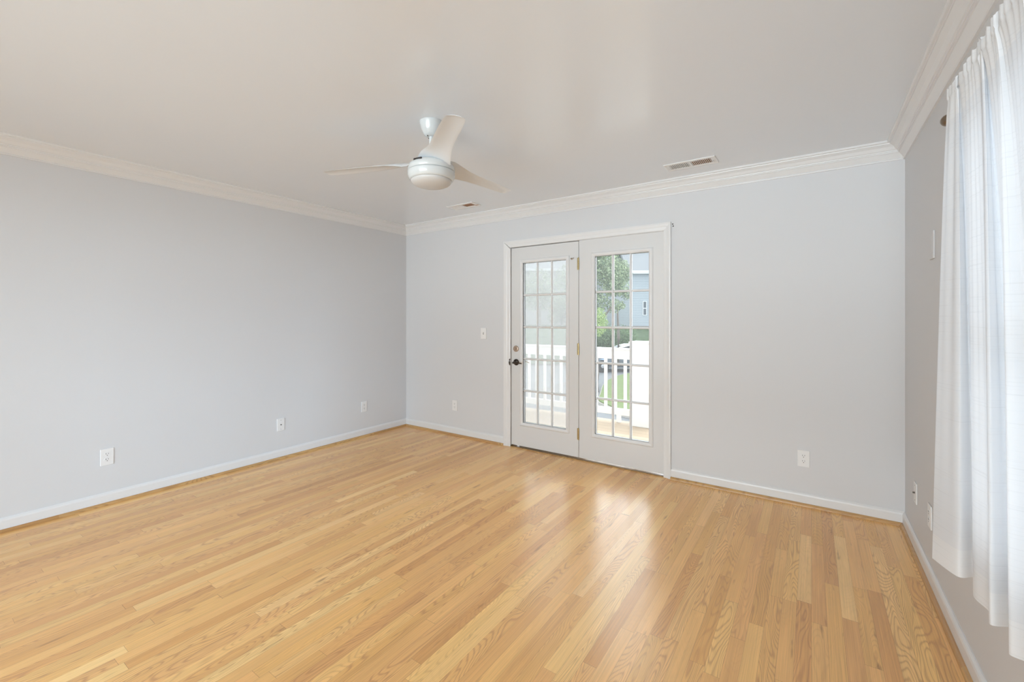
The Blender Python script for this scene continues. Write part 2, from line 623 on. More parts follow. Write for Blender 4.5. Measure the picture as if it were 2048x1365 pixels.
def window(name, axis, a0, a1, z0, z1, at, thick, label, mull):
    r = empty(name, ((a0 + a1) / 2, at, z0) if axis == 'X' else (at, (a0 + a1) / 2, z0), label, 'window', kind='structure')
    inv = Matrix.Translation(-r.location)
    fr = NEW()
    w = 0.055

    def bx(b, p0, p1, q0, q1, d0, d1):
        if axis == 'X':
            add_box(b, p0, p1, at + d0, at + d1, q0, q1)
        else:
            add_box(b, at + d0, at + d1, p0, p1, q0, q1)
    d0, d1 = (-thick * 0.9, -thick * 0.35) if axis == 'X' else (thick * 0.35, thick * 0.9)
    bx(fr, a0, a0 + w, z0, z1, d0, d1); bx(fr, a1 - w, a1, z0, z1, d0, d1)
    bx(fr, a0 + w, a1 - w, z0, z0 + w, d0, d1); bx(fr, a0 + w, a1 - w, z1 - w, z1, d0, d1)
    for k in range(1, mull):
        q = a0 + (a1 - a0) * k / mull
        bx(fr, q - w / 2, q + w / 2, z0 + w, z1 - w, d0, d1)
    if axis == 'Y':
        zm = (z0 + z1) / 2
        bx(fr, a0 + w, a1 - w, zm - 0.02, zm + 0.02, d0, d1)
    bmesh.ops.transform(fr, matrix=inv, verts=fr.verts)
    obj('window_frame', fr, M['trim'], r)
    g = NEW()
    dm = (d0 + d1) / 2
    bx(g, a0 + w * 0.5, a1 - w * 0.5, z0 + w * 0.5, z1 - w * 0.5, dm - 0.002, dm + 0.002)
    bmesh.ops.transform(g, matrix=inv, verts=g.verts)
    obj('window_pane', g, M['glass'], r)
    return r


window('window_1', 'Y', WY0, WY1, WZ0, WZ1, XR, 0.13, 'white sash window behind the sheer curtain', 1)
window('side_fill_window', 'Y', VY0, VY1, WZ0, WZ1, XR, 0.13, 'unseen white sash window added on the right for the fill light', 2)
window('rear_fill_window', 'X', RX0, RX1, RZ0, RZ1, YR, 0.13, 'unseen wide white window added at the rear for the fill light', 4)

# baseboards
BH = 0.089


def base_prof(pos, sgn):
    pr = [(0, 0), (0.014, 0), (0.014, 0.070), (0.011, 0.080), (0.006, 0.086), (0.004, BH), (0, BH)]
    return [(d, z, pos + sgn * d) for d, z in pr]


def shoe_prof(pos, sgn):
    pr = [(0.014, 0.0), (0.031, 0.0), (0.030, 0.008), (0.026, 0.015), (0.020, 0.019), (0.014, 0.020)]
    return [(d, z, pos + sgn * d) for d, z in pr]


CASL0, CASL1 = -2.672, -2.590
CASR0, CASR1 = -1.025, -0.965
bm = NEW(); add_prism(bm, base_prof(XL, 1), 'Y', YR, YB, 0, -1)
struct('baseboard_left', bm, M['trim'], 'white baseboard along the left wall', 'baseboard')
bm = NEW(); add_prism(bm, base_prof(YB, -1), 'X', XL, CASL0, 1, 0); add_prism(bm, base_prof(YB, -1), 'X', CASR1, XR, 0, -1)
struct('baseboard_back', bm, M['trim'], 'white baseboard along the far wall either side of the door', 'baseboard')
bm = NEW(); add_prism(bm, base_prof(XR, -1), 'Y', YR, YB, 0, -1)
struct('baseboard_right', bm, M['trim'], 'white baseboard along the right wall under the curtain', 'baseboard')
bm = NEW(); add_prism(bm, shoe_prof(XL, 1), 'Y', YR, YB, 0, -1)
struct('trim_1', bm, M['oak_y'], 'oak shoe moulding at the foot of the left wall', 'moulding')
bm = NEW(); add_prism(bm, shoe_prof(YB, -1), 'X', XL, CASL0, 1, 0); add_prism(bm, shoe_prof(YB, -1), 'X', CASR1, XR, 0, -1)
struct('trim_2', bm, M['oak_x'], 'oak shoe moulding at the foot of the far wall', 'moulding')
bm = NEW(); add_prism(bm, shoe_prof(XR, -1), 'Y', YR, YB, 0, -1)
struct('trim_3', bm, M['oak_y'], 'oak shoe moulding at the foot of the right wall', 'moulding')

# crown moulding
CB = 2.364


def crown_prof(pos, sgn):
    pr = [(0, CB), (0.010, CB), (0.012, CB + 0.006), (0.009, CB + 0.012), (0.012, CB + 0.016), (0.032, CB + 0.042),
          (0.037, CB + 0.043), (0.037, CB + 0.050), (0.043, CB + 0.051), (0.044, CB + 0.058), (0.050, CB + 0.060),
          (0.062, CB + 0.078), (0.080, CB + 0.091), (0.084, CB + 0.091), (0.085, CB + 0.097), (0.094, CB + 0.098),
          (0.098, CB + 0.103), (0.098, H), (0, H)]
    return [(d, z, pos + sgn * d) for d, z in pr]


bm = NEW(); add_prism(bm, crown_prof(XL, 1), 'Y', YR, YB, 1, -1)
struct('trim_4', bm, M['trim'], 'white crown moulding above the left wall', 'moulding')
bm = NEW(); add_prism(bm, crown_prof(YB, -1), 'X', XL, XR, 1, -1)
struct('trim_5', bm, M['trim'], 'white crown moulding above the far wall', 'moulding')
bm = NEW(); add_prism(bm, crown_prof(XR, -1), 'Y', YR, YB, 1, -1)
struct('trim_6', bm, M['trim'], 'white crown moulding above the right wall', 'moulding')

# ------------------------------------------------------------------ door casing, frame, threshold
SX0, SX1, SM0, SM1, SX2 = -2.586, -1.8175, -1.8125, 0, -1.0275
ST = 2.066
bm = NEW()


def casing_leg(bm, xo, xi):
    """outer edge xo, inner edge xi"""
    s = 1 if xi > xo else -1
    w = abs(xi - xo)
    pr = [(0, YB), (0, YB - 0.019), (0.012, YB - 0.021), (w * 0.45, YB - 0.016), (w * 0.55, YB - 0.013), (w - 0.008, YB - 0.011), (w, YB - 0.008), (w, YB)]
    a = [bm.verts.new((xo + s * d, y, 0.0)) for d, y in pr]
    b = [bm.verts.new((xo + s * d, y, 2.140 - d)) for d, y in pr]
    for i in range(len(pr)):
        j = (i + 1) % len(pr)
        bm.faces.new((a[i], a[j], b[j], b[i]))
    bm.faces.new(a); bm.faces.new(b[::-1])


casing_leg(bm, CASL0, CASL1)
casing_leg(bm, CASR1, CASR0)
w = 0.066
pr = [(0, YB), (0, YB - 0.019), (0.012, YB - 0.021), (w * 0.45, YB - 0.016), (w * 0.55, YB - 0.013), (w - 0.008, YB - 0.011), (w, YB - 0.008), (w, YB)]
a = [bm.verts.new((CASL0 + d * 1.2, y, 2.140 - d)) for d, y in pr]
b = [bm.verts.new((CASR1 - d * 0.9, y, 2.140 - d)) for d, y in pr]
for i in range(len(pr)):
    j = (i + 1) % len(pr)
    bm.faces.new((a[i], a[j], b[j], b[i]))
bm.faces.new(a); bm.faces.new(b[::-1])
struct('trim_7', bm, M['trim'], 'white casing round the glazed double door', 'moulding')

bm = NEW()                                         # jambs and head
add_box(bm, DX0 + 0.001, SX0 - 0.005, YB + 0.003, YB + 0.128, 0.012, DZ - 0.001)
add_box(bm, SX2 + 0.0003, DX1 - 0.001, YB + 0.003, YB + 0.128, 0.012, DZ - 0.001)
add_box(bm, SX0 - 0.005, SX2 + 0.002, YB + 0.003, YB + 0.128, ST + 0.006, DZ - 0.001)
add_box(bm, SX0 - 0.005, SX2 + 0.002, YB + 0.062, YB + 0.075, ST - 0.012, ST + 0.006)
struct('trim_8', bm, M['door'], 'white jambs and head of the double door frame', 'door frame')
bm = NEW()
add_box(bm, DX0 + 0.001, DX1 - 0.001, YB - 0.004, YB + 0.13, -0.01, 0.006, 0.002)
struct('trim_9', bm, M['sill'], 'oak threshold toned to the shaded gap under the double door', 'threshold')


# ------------------------------------------------------------------ the two door leaves
def leaf(name, x0, x1, gx0, gx1, gz0, gz1, mo, label):
    yf, yk = YB + 0.010, YB + 0.054                # room face and outer face
    r = empty(name, ((x0 + x1) / 2, (yf + yk) / 2, 0.020), label, 'door', kind='structure')
    inv = Matrix.Translation(-r.location)

    def put(part, bmx, m, **k):
        bmesh.ops.transform(bmx, matrix=inv, verts=bmx.verts)
        return obj(part, bmx, m, r, **k)
    z0, z1 = 0.020, ST + (0.0058 if name == 'door_2' else 0.0)
    b = NEW()
    add_box(b, x0, gx0, yf, yk, z0, z1); add_box(b, gx1, x1, yf, yk, z0, z1)
    add_box(b, gx0, gx1, yf, yk, z0, gz0); add_box(b, gx0, gx1, yf, yk, gz1, z1)
    put('door_panel', b, M['door'])
    # raised moulding round the glass, inside and outside
    b = NEW()
    for ys, sg in ((yf, -1), (yk, 1)):
        prof = [(-mo, 0.0), (-mo, 0.006), (-mo + 0.010, 0.013), (-0.016, 0.013), (-0.004, 0.006), (0.0, 0.001), (0.0, -0.012), (-0.004, -0.012), (-0.004, 0.0)]
        corners = ((gx0, gz0, 1, 1), (gx1, gz0, -1, 1), (gx1, gz1, -1, -1), (gx0, gz1, 1, -1))
        rings = []
        for cx, cz, sx, sz in corners:
            rings.append([b.verts.new((cx + sx * d, ys + sg * t, cz + sz * d)) for d, t in prof])
        for i in range(4):
            A, Bq = rings[i], rings[(i + 1) % 4]
            for k in range(len(prof)):
                k2 = (k + 1) % len(prof)
                b.faces.new((A[k], A[k2], Bq[k2], Bq[k]))
    put('glass_moulding', b, M['trim'])
    # muntin bars, a flattened hexagon in section
    b = NEW()
    ym = (yf + yk) / 2
    hw, dp = 0.0105, 0.017

    def bar(p0, p1, vert):
        sec = [(-hw, -0.006), (-0.004, -dp), (0.004, -dp), (hw, -0.006), (hw, 0.006), (0.004, dp), (-0.004, dp), (-hw, 0.006)]
        A, Bq = [], []
        for u, d in sec:
            if vert:
                A.append(b.verts.new((p0[0] + u, ym + d, p0[1]))); Bq.append(b.verts.new((p1[0] + u, ym + d, p1[1])))
            else:
                A.append(b.verts.new((p0[0], ym + d * 0.98, p0[1] + u))); Bq.append(b.verts.new((p1[0], ym + d * 0.98, p1[1] + u)))
        for k in range(8):
            k2 = (k + 1) % 8
            b.faces.new((A[k], A[k2], Bq[k2], Bq[k]))
        b.faces.new(A[::-1]); b.faces.new(Bq)
    for k in (1, 2):
        q = gx0 + (gx1 - gx0) * k / 3
        bar((q, gz0), (q, gz1), True)
    for k in (1, 2, 3, 4):
        q = gz0 + (gz1 - gz0) * k / 5
        bar((gx0, q), (gx1, q), False)
    put('muntin_grid', b, M['trim'])
    b = NEW(); add_box(b, gx0 - 0.003, gx1 + 0.003, ym - 0.002, ym + 0.002, gz0 - 0.003, gz1 + 0.003)
    put('glass_pane', b, M['glass'])
    return r, put


dl, putl = leaf('door_1', SX0, SX1, -2.443, -1.950, 0.265, 1.902, 0.036, 'white glazed door leaf on the left with lever and deadbolt')
dr, putr = leaf('door_2', SM0, SX2, -1.650, -1.153, 0.267, 1.909, 0.036, 'white fixed glazed door leaf on the right of the pair')

for z0, z1 in ((1.795, 1.908), (0.990, 1.098), (0.187, 0.295)):       # hinges
    b = NEW()
    xh = (SX1 + SM0) / 2
    yh = YB + 0.004
    n = 5
    for k in range(n):
        zz0 = z0 + (z1 - z0) * k / n
        zz1 = z0 + (z1 - z0) * (k + 1) / n - 0.0012
        add_lathe(b, [(0.0066, zz0), (0.0066, zz1)], 14, Matrix.Translation((xh, yh, 0)))
    add_lathe(b, [(0.004, z1), (0.0045, z1 + 0.004), (0.0, z1 + 0.007)], 14, Matrix.Translation((xh, yh, 0)))
    add_box(b, xh - 0.016, xh - 0.002, YB + 0.0085, YB + 0.0105, z0, z1)
    putl('hinge', b, M['brass'], smooth=True, auto=30, label='brass hinge')
b = NEW()                                          # small hook near the top hinge
add_tube(b, [(-1.893, YB + 0.011, 1.908), (-1.893, YB - 0.004, 1.908), (-1.884, YB - 0.008, 1.896), (-1.873, YB - 0.008, 1.899), (-1.863, YB - 0.006, 1.912)], 0.0035, 8)
add_lathe(b, [(0.007, 0), (0.007, 0.003), (0, 0.004)], 12, Matrix.Translation((-1.893, YB + 0.011, 1.908)) @ Matrix.Rotation(math.radians(90), 4, 'X'))
putl('hook', b, M['nickel'], smooth=True, label='small metal hook')

FR = Matrix.Rotation(math.radians(90), 4, 'X')     # lathe axis to -Y (towards the room)
b = NEW()
T = Matrix.Translation((-2.529, YB + 0.010, 1.020)) @ FR
add_lathe(b, [(0.0325, 0.0), (0.0325, 0.004), (0.030, 0.010), (0.024, 0.012), (0.0235, 0.008), (0.012, 0.008), (0.0115, 0.012), (0, 0.012)], 32, T)
add_box(b, -2.531, -2.527, YB - 0.012, YB - 0.001, 1.006, 1.034, 0.001, 1)
putl('deadbolt', b, M['nickel'], smooth=True, auto=35, label='round worn nickel deadbolt')
b = NEW()
T = Matrix.Translation((-2.526, YB + 0.010, 0.880)) @ FR
add_lathe(b, [(0.0335, 0.0), (0.0335, 0.004), (0.030, 0.010), (0.020, 0.015), (0.0135, 0.018), (0.0125, 0.046), (0.0, 0.046)], 32, T)
lev = putl('lever_rosette', b, M['bronze'], smooth=True, auto=35, label='dark bronze lever rosette')
b = NEW()
add_tube(b, [(-2.526, YB - 0.030, 0.880), (-2.526, YB - 0.046, 0.879), (-2.510, YB - 0.053, 0.879), (-2.480, YB - 0.053, 0.880), (-2.448, YB - 0.049, 0.878), (-2.425, YB - 0.046, 0.875)],
         [0.011, 0.0125, 0.0105, 0.008, 0.007, 0.005], 14)
bmesh.ops.transform(b, matrix=Matrix.Translation(-dl.location), verts=b.verts)
obj('lever', b, M['bronze'], dl, smooth=True, label='dark bronze lever')
b = NEW()                                          # strike plate lip on the casing
add_tube(b, [(-2.593, YB - 0.009, 0.846), (-2.596, YB - 0.012, 0.858), (-2.598, YB - 0.0135, 0.880), (-2.596, YB - 0.012, 0.902), (-2.593, YB - 0.009, 0.914)], [0.004, 0.0075, 0.009, 0.0075, 0.004], 10)
tag(obj('strike_plate', b, M['bronze'], smooth=True), 'dark strike plate on the casing beside the door lever', 'strike plate')
for px, py, lb in ((1345.5, 448.5, 'upper of two small dark screw heads at the casing corner'), (1346.5, 452.5, 'lower of two small dark screw heads at the casing corner')):
    b = NEW()
    add_lathe(b, [(0.0052, 0.0), (0.0052, 0.003), (0.003, 0.0045), (0, 0.0045)], 12, Matrix.Translation(P3(px, py, Y=YB)) @ FR)
    tag(obj('wall_screw', b, M['dark'], smooth=True, auto=40), lb, 'screw', 'screws beside the door casing')

# ------------------------------------------------------------------ screen door outside the left leaf
yS = 3.925
sd = empty('screen_door', (-2.20, yS, 0.0), 'white framed screen door outside the left door leaf', 'screen door')
b = NEW()
add_box(b, -2.590, -2.522, yS - 0.014, yS + 0.014, 0.0, 2.06, 0.004)
add_box(b, -1.880, -1.812, yS - 0.014, yS + 0.014, 0.0, 2.06, 0.004)
add_box(b, -2.523, -1.879, yS - 0.014, yS + 0.014, 1.99, 2.06, 0.004)
add_box(b, -2.523, -1.879, yS - 0.014, yS + 0.014, 0.0, 0.16, 0.004)
bmesh.ops.transform(b, matrix=Matrix.Translation(-sd.location), verts=b.verts)
obj('frame', b, M['white_paint'], sd)
b = NEW(); add_box(b, -2.525, -1.877, yS - 0.0006, yS + 0.0006, 0.155, 1.995)
bmesh.ops.transform(b, matrix=Matrix.Translation(-sd.location), verts=b.verts)
obj('screen_mesh', b, M['screen'], sd, label='fine pale insect screen')
b = NEW()
add_tube(b, [(-2.535, yS - 0.012, 0.868), (-2.535, yS - 0.036, 0.870), (-2.505, yS - 0.042, 0.882), (-2.47, yS - 0.042, 0.876), (-2.44, yS - 0.04, 0.866)], [0.006, 0.006, 0.005, 0.004, 0.003], 8)
bmesh.ops.transform(b, matrix=Matrix.Translation(-sd.location), verts=b.verts)
obj('handle', b, M['nickel'], sd, smooth=True, label='thin metal pull')


# ------------------------------------------------------------------ wall plates (built facing -Y at the origin, then turned)
def slab_plate(b, w, h, t, bev):
    add_box(b, -w / 2, w / 2, -t, 0.0, -h / 2, h / 2, bev, 3)


def outlet(loc, rz, label):
    r = empty('wall_outlet', loc, label, 'outlet', 'duplex outlets on the walls', rot=(0, 0, rz))
    b = NEW(); slab_plate(b, 0.074, 0.118, 0.0065, 0.003)
    obj('cover_plate', b, M['plastic'], r)
    for s in (1, -1):
        b = NEW()
        n = 28
        out = []
        for k in range(n):
            t = 2 * math.pi * k / n
            x, z = 0.0172 * math.cos(t), 0.0172 * math.sin(t)
            z = max(-0.0138, min(0.0138, z))
            out.append((x, z + s * 0.0195))
        A = [b.verts.new((x, -0.0060, z)) for x, z in out]
        Bq = [b.verts.new((x, -0.0082, z)) for x, z in out]
        for k in range(n):
            b.faces.new((A[k], A[(k + 1) % n], Bq[(k + 1) % n], Bq[k]))
        b.faces.new(Bq)
        f = obj('receptacle', b, M['plastic'], r)
        b = NEW()
        add_box(b, -0.0078, -0.0052, -0.0088, -0.0078, s * 0.0195 - 0.0005, s * 0.0195 + 0.0085)
        add_box(b, 0.0050, 0.0074, -0.0088, -0.0078, s * 0.0195 + 0.0005, s * 0.0195 + 0.0080)
        add_lathe(b, [(0.0028, 0.0078), (0.0028, 0.0088), (0, 0.0088)], 10, Matrix.Translation((0, 0, s * 0.0195 - 0.0075)) @ FR)
        obj('contact_slots', b, M['slot_grey'], f)
    b = NEW(); add_lathe(b, [(0.0032, 0.006), (0.0030, 0.0076), (0, 0.008)], 12, FR)
    obj('screw', b, M['plastic'], r)
    return r


def coax(loc, rz, label):
    r = empty('cable_plate', loc, label, 'cable plate', 'cable plates on the walls', rot=(0, 0, rz))
    b = NEW(); slab_plate(b, 0.072, 0.118, 0.0065, 0.003)
    obj('cover_plate', b, M['plastic'], r)
    b = NEW()
    add_lathe(b, [(0.0055, 0.006), (0.0055, 0.009), (0.0042, 0.009), (0.0042, 0.016), (0.003, 0.016), (0.003, 0.012), (0, 0.012)], 18, FR)
    obj('cable_jack', b, M['slot_grey'], r, smooth=True, auto=40, label='dark threaded cable jack')
    for z in (0.042, -0.042):
        b = NEW(); add_lathe(b, [(0.0032, 0.006), (0.0030, 0.0074), (0, 0.0078)], 12, Matrix.Translation((0, 0, z)) @ FR)
        obj('screw', b, M['vent_grey'], r)
    return r


LFT, RGT = math.radians(90), math.radians(-90)
outlet((XL, 0.945, 0.342), LFT, 'white duplex outlet on the left wall, nearest to the camera')
outlet((XL, 3.130, 0.336), LFT, 'white duplex outlet low on the left wall near the far corner')
outlet((-3.364, YB, 0.338), 0, 'white duplex outlet on the far wall between corner and door')
outlet((-0.046, YB, 0.334), 0, 'white duplex outlet on the far wall right of the door')
outlet((XR, 3.020, 0.335), RGT, 'white duplex outlet on the right wall half behind the curtain edge')
coax((XL, 2.190, 0.322), LFT, 'white cable plate with one jack on the left wall')
coax((XR, 3.390, 0.332), RGT, 'white cable plate with one jack on the right wall near the corner')

sw = empty('light_switch', (-2.947, YB, 1.170), 'white toggle light switch left of the double door', 'switch')
b = NEW(); slab_plate(b, 0.076, 0.120, 0.0065, 0.003); obj('cover_plate', b, M['plastic'], sw)
b = NEW(); add_box(b, -0.0055, 0.0055, -0.0078, -0.006, -0.013, 0.013, 0.0008, 1); obj('toggle_recess', b, M['vent_grey'], sw)
b = NEW(); add_box(b, -0.0042, 0.0042, -0.020, -0.004, -0.004, 0.006, 0.0012, 2)
bmesh.ops.rotate(b, cent=(0, -0.006, 0), matrix=Matrix.Rotation(math.radians(-22), 3, 'X'), verts=b.verts)
obj('toggle', b, M['plastic'], sw)
for z in (0.030, -0.030):
    b = NEW(); add_lathe(b, [(0.0032, 0.006), (0.0030, 0.0074), (0, 0.0078)], 12, Matrix.Translation((0, 0, z)) @ FR); obj('screw', b, M['plastic'], sw)

b = NEW(); add_box(b, XR - 0.008, XR, 2.925, 3.015, 1.632, 1.770, 0.002, 2)
wp = tag(obj('wall_control', b, M['wall']), 'tall white blank wall box high on the right wall beside the curtain', 'wall control')
b = NEW(); add_box(b, XR - 0.0092, XR - 0.0078, 2.940, 3.000, 1.665, 1.740, 0.0006, 1); obj('face_panel', b, M['wall'], wp)


# ------------------------------------------------------------------ ceiling vents
def vent(cx, cy, L, W, label, mode):
    r = empty('ceiling_vent', (cx, cy, H), label, 'vent', 'ceiling registers by the far wall')
    b = NEW()
    rim, t = 0.030, 0.007
    zi = -t
    add_box(b, -L / 2, L / 2, -W / 2, -W / 2 + rim, zi, 0, 0.003, 1)
    add_box(b, -L / 2, L / 2, W / 2 - rim, W / 2, zi, 0, 0.003, 1)
    add_box(b, -L / 2, -L / 2 + rim * 1.2, -W / 2 + rim, W / 2 - rim, zi, 0, 0.002, 1)
    add_box(b, L / 2 - rim * 1.2, L / 2, -W / 2 + rim, W / 2 - rim, zi, 0, 0.002, 1)
    add_box(b, -0.009, 0.009, -W / 2 + rim, W / 2 - rim, zi, 0)
    obj('frame', b, M['plastic'], r)
    x0, x1, y0, y1 = -L / 2 + rim * 1.2, L / 2 - rim * 1.2, -W / 2 + rim, W / 2 - rim
    b = NEW(); add_box(b, x0, -0.009, y0, y1, -0.0015, -0.0003)
    obj('left_backing', b, M['vent_grey'] if mode == 'slats' else M['plastic'], r)  # slatted register: grey paints the shadow behind the left slats
    b = NEW(); add_box(b, 0.009, x1, y0, y1, -0.0015, -0.0003)
    obj('duct_opening', b, M['duct'], r, label='brown open half of the register')
    n = 11
    for half in (0, 1):
        a0, a1 = (x0, -0.009) if half == 0 else (0.009, x1)
        if mode != 'slats' and half == 1:
            continue
        if mode != 'slats':
            b = NEW(); add_box(b, a0, a1, y0, y1, -0.0055, -0.0035); obj('cover_flap', b, M['plastic'], r)
            continue
        for k in range(n):
            q = a0 + (a1 - a0) * (k + 0.5) / n
            b = NEW()
            add_box(b, q - (0.0026 if half == 0 else 0.0017), q + (0.0026 if half == 0 else 0.0017), y0 - 0.001, y1 + 0.001, -0.0062, -0.0040)
            obj('slat', b, M['plastic'], r)
    b = NEW()
    if mode == 'slats':
        add_box(b, x1 + 0.006, x1 + 0.016, -0.003, 0.003, -0.013, -0.006, 0.001, 1)
        obj('damper_lever', b, M['vent_grey'], r)
    else:
        add_box(b, x1 - 0.002, x1 + 0.034, W / 2 - rim - 0.020, W / 2 - rim - 0.008, -0.009, -0.0065)
        obj('damper_lever', b, M['duct'], r)
    return r


q = [P3(*p, Z=H) for p in ((1325.5, 330.9), (1429.6, 310.2), (1436.6, 323), (1338.7, 342.7))]
vc = sum(q, Vector()) / 4
vent(vc.x, vc.y, 0.355, 0.160, 'slatted white ceiling register right of the door, half showing brown', 'slats')
q = [P3(*p, Z=H) for p in ((891.9, 413.5), (947.5, 405.6), (956, 408.8), (915, 418.3))]
vc = sum(q, Vector()) / 4
vent(vc.x, vc.y, 0.335, 0.150, 'white ceiling register behind the fan with one open brown half', 'flap')

# ------------------------------------------------------------------ ceiling fan
fc = P3(863, 245, Z=H)
fan = empty('ceiling_fan', (fc.x, fc.y, H), 'glossy white three-bladed ceiling fan with a flat light', 'fan')
b = NEW()
add_lathe(b, [(0.067, 0.0), (0.068, -0.005), (0.066, -0.014), (0.057, -0.046), (0.043, -0.073), (0.032, -0.082), (0.020, -0.085), (0, -0.085)], 48)
can = obj('canopy', b, M['fan'], fan, smooth=True, auto=50)
for k in range(4):
    t = TH - math.radians(90) + math.radians(45 + 90 * k)
    b = NEW()
    add_lathe(b, [(0.0, -0.0045), (0.004, -0.003), (0.0045, 0.003), (0, 0.004)], 10, Matrix.Translation((0.026 * math.cos(t), 0.026 * math.sin(t), -0.0835)))
    obj('screw', b, M['slot_grey'], can)
b = NEW()
add_lathe(b, [(0.0135, -0.075), (0.0135, -0.215), (0.019, -0.220), (0.021, -0.242), (0, -0.242)], 24)
obj('downrod', b, M['fan'], fan, smooth=True, auto=40)
b = NEW()
add_lathe(b, [(0.0, -0.208), (0.030, -0.210), (0.070, -0.222), (0.105, -0.238), (0.128, -0.254), (0.1345, -0.268), (0.1345, -0.287), (0.131, -0.290), (0, -0.290)], 64)
obj('motor_housing', b, M['fan'], fan, smooth=True, auto=50)
b = NEW()
add_lathe(b, [(0.129, -0.290), (0.129, -0.2935), (0, -0.2935)], 64)
obj('seam_ring', b, M['vent_grey'], fan, smooth=True, auto=50)
b = NEW()
add_lathe(b, [(0.0, -0.2935), (0.135, -0.2935), (0.1365, -0.299), (0.134, -0.316), (0.127, -0.333), (0.1205, -0.340), (0.117, -0.340), (0, -0.338)], 64)
obj('light_housing', b, M['fan'], fan, smooth=True, auto=50)
b = NEW()
pr = [(0.1175, -0.3395)]
for k in range(1, 13):
    t = k / 12 * math.pi / 2
    pr.append((0.1175 * math.cos(t), -0.3395 - 0.042 * math.sin(t)))
pr[-1] = (0.0, pr[-1][1])
add_lathe(b, pr, 64)
obj('light_lens', b, M['lens'], fan, smooth=True)


def blade_bm():
    """blade along +X; +Y edge lower"""
    b = NEW()
    secs = [  # r, chord, pitch deg, z mid, y shift, thickness
        (0.040, 0.180, 8, -0.256, 0.006, 0.010), (0.080, 0.184, 14, -0.262, 0.008, 0.012), (0.115, 0.176, 20, -0.264, 0.010, 0.013), (0.150, 0.158, 22, -0.263, 0.010, 0.013),
        (0.200, 0.138, 17, -0.262, 0.008, 0.012), (0.260, 0.123, 11, -0.263, 0.005, 0.011), (0.340, 0.115, 6.5, -0.265, 0.002, 0.010),
        (0.440, 0.111, 4, -0.268, 0.0, 0.009), (0.550, 0.107, 3, -0.271, 0.0, 0.008), (0.625, 0.101, 2.5, -0.273, 0.0, 0.007),
        (0.658, 0.094, 2.5, -0.274, 0.0, 0.006), (0.675, 0.081, 2.5, -0.2745, 0.0, 0.005), (0.683, 0.058, 2.5, -0.275, 0.0, 0.003)]
    n = 16
    rings = []
    for r, ch, pt, z, ys, th in secs:
        ring = []
        p = math.radians(pt)
        for k in range(n):
            t = 2 * math.pi * k / n
            u = math.cos(t) * ch / 2
            v = math.sin(t) * th / 2 + 0.010 * (1 - (2 * u / ch) ** 2) * min(1, ch / 0.12) - 0.005
            y = ys + u * math.cos(p) + v * math.sin(p)
            zz = z - u * math.sin(p) + v * math.cos(p)
            ring.append(b.verts.new((r * 0.985, y, zz + 0.022)))
        rings.append(ring)
    for A, Bq in zip(rings, rings[1:]):
        for k in range(n):
            k2 = (k + 1) % n
            b.faces.new((A[k], A[k2], Bq[k2], Bq[k]))
    b.faces.new(rings[0][::-1]); b.faces.new(rings[-1])
    return b


bl = None
for k, ang in enumerate((169.5, 49.5, 289.5)):
    if bl is None:
        bl = obj('blade', blade_bm(), M['fan_blade'], fan, smooth=True, auto=60)
        o = bl
    else:
        o = bl.copy(); C.objects.link(o); o.parent = fan
    o.rotation_euler = (0, 0, TH + math.radians(ang))
b = NEW()
add_box(b, -0.028, 0.028, -0.004, 0.004, -0.006, 0.006, 0.002, 1)
a = TH + math.radians(243)
obj('blade_slot', b, M['dark'], fan, loc=(0.124 * math.cos(a), 0.124 * math.sin(a), -0.250), rot=(0, 0, a + math.radians(90)), label='dark gap at a blade root')

# ------------------------------------------------------------------ curtain rod and sheers
RXc, RZc = 0.400, 2.043
rod = empty('curtain_rod', (RXc, 1.33, RZc), 'bronze curtain rod with ball finial above the sheer curtain', 'curtain rod')
b = NEW()
add_tube(b, [(0, 2.116 - 1.33, 0), (0, 0.46 - 1.33, 0)], 0.008, 14)
obj('rod', b, M['bronze'], rod, smooth=True, auto=40)
for ye, sg in ((2.116, 1), (0.46, -1)):
    b = NEW()
    add_lathe(b, [(0.0095, 0.0), (0.0095, 0.010), (0.0065, 0.013), (0.0065, 0.017), (0.014, 0.022), (0.0195, 0.034), (0.0200, 0.045), (0.0155, 0.058), (0.007, 0.066), (0.0, 0.068)], 24,
              Matrix.Translation((0, ye - 1.33, 0)) @ Matrix.Rotation(math.radians(-90 * sg), 4, 'X'))
    obj('finial', b, M['bronze_light'], rod, smooth=True, auto=50)
for yb in (2.108, 1.325, 0.475):
    b = NEW()
    add_tube(b, [(0, yb - 1.33, 0.026), (0, yb - 1.33, 0.006), (0.004, yb - 1.33, -0.012), (0.03, yb - 1.33, -0.014), (XR - RXc, yb - 1.33, -0.012)], 0.0035, 8)
    add_box(b, XR - RXc - 0.004, XR - RXc, yb - 1.33 - 0.012, yb - 1.33 + 0.012, -0.045, 0.030)
    obj('bracket', b, M['bronze'], rod, smooth=True, auto=40)


def smooth_path(pts, n):
    """dense Catmull-Rom through the points"""
    out = []
    m = len(pts)
    for i in range(n + 1):
        t = i / n * (m - 1)
        k = min(int(t), m - 2)
        f = t - k
        p0, p1, p2, p3 = pts[max(k - 1, 0)], pts[k], pts[k + 1], pts[min(k + 2, m - 1)]
        q = []
        for a in (0, 1):
            q.append(0.5 * (2 * p1[a] + (p2[a] - p0[a]) * f + (2 * p0[a] - 5 * p1[a] + 4 * p2[a] - p3[a]) * f * f + (3 * p1[a] - p0[a] - 3 * p2[a] + p3[a]) * f ** 3))
        out.append(q)
    return out


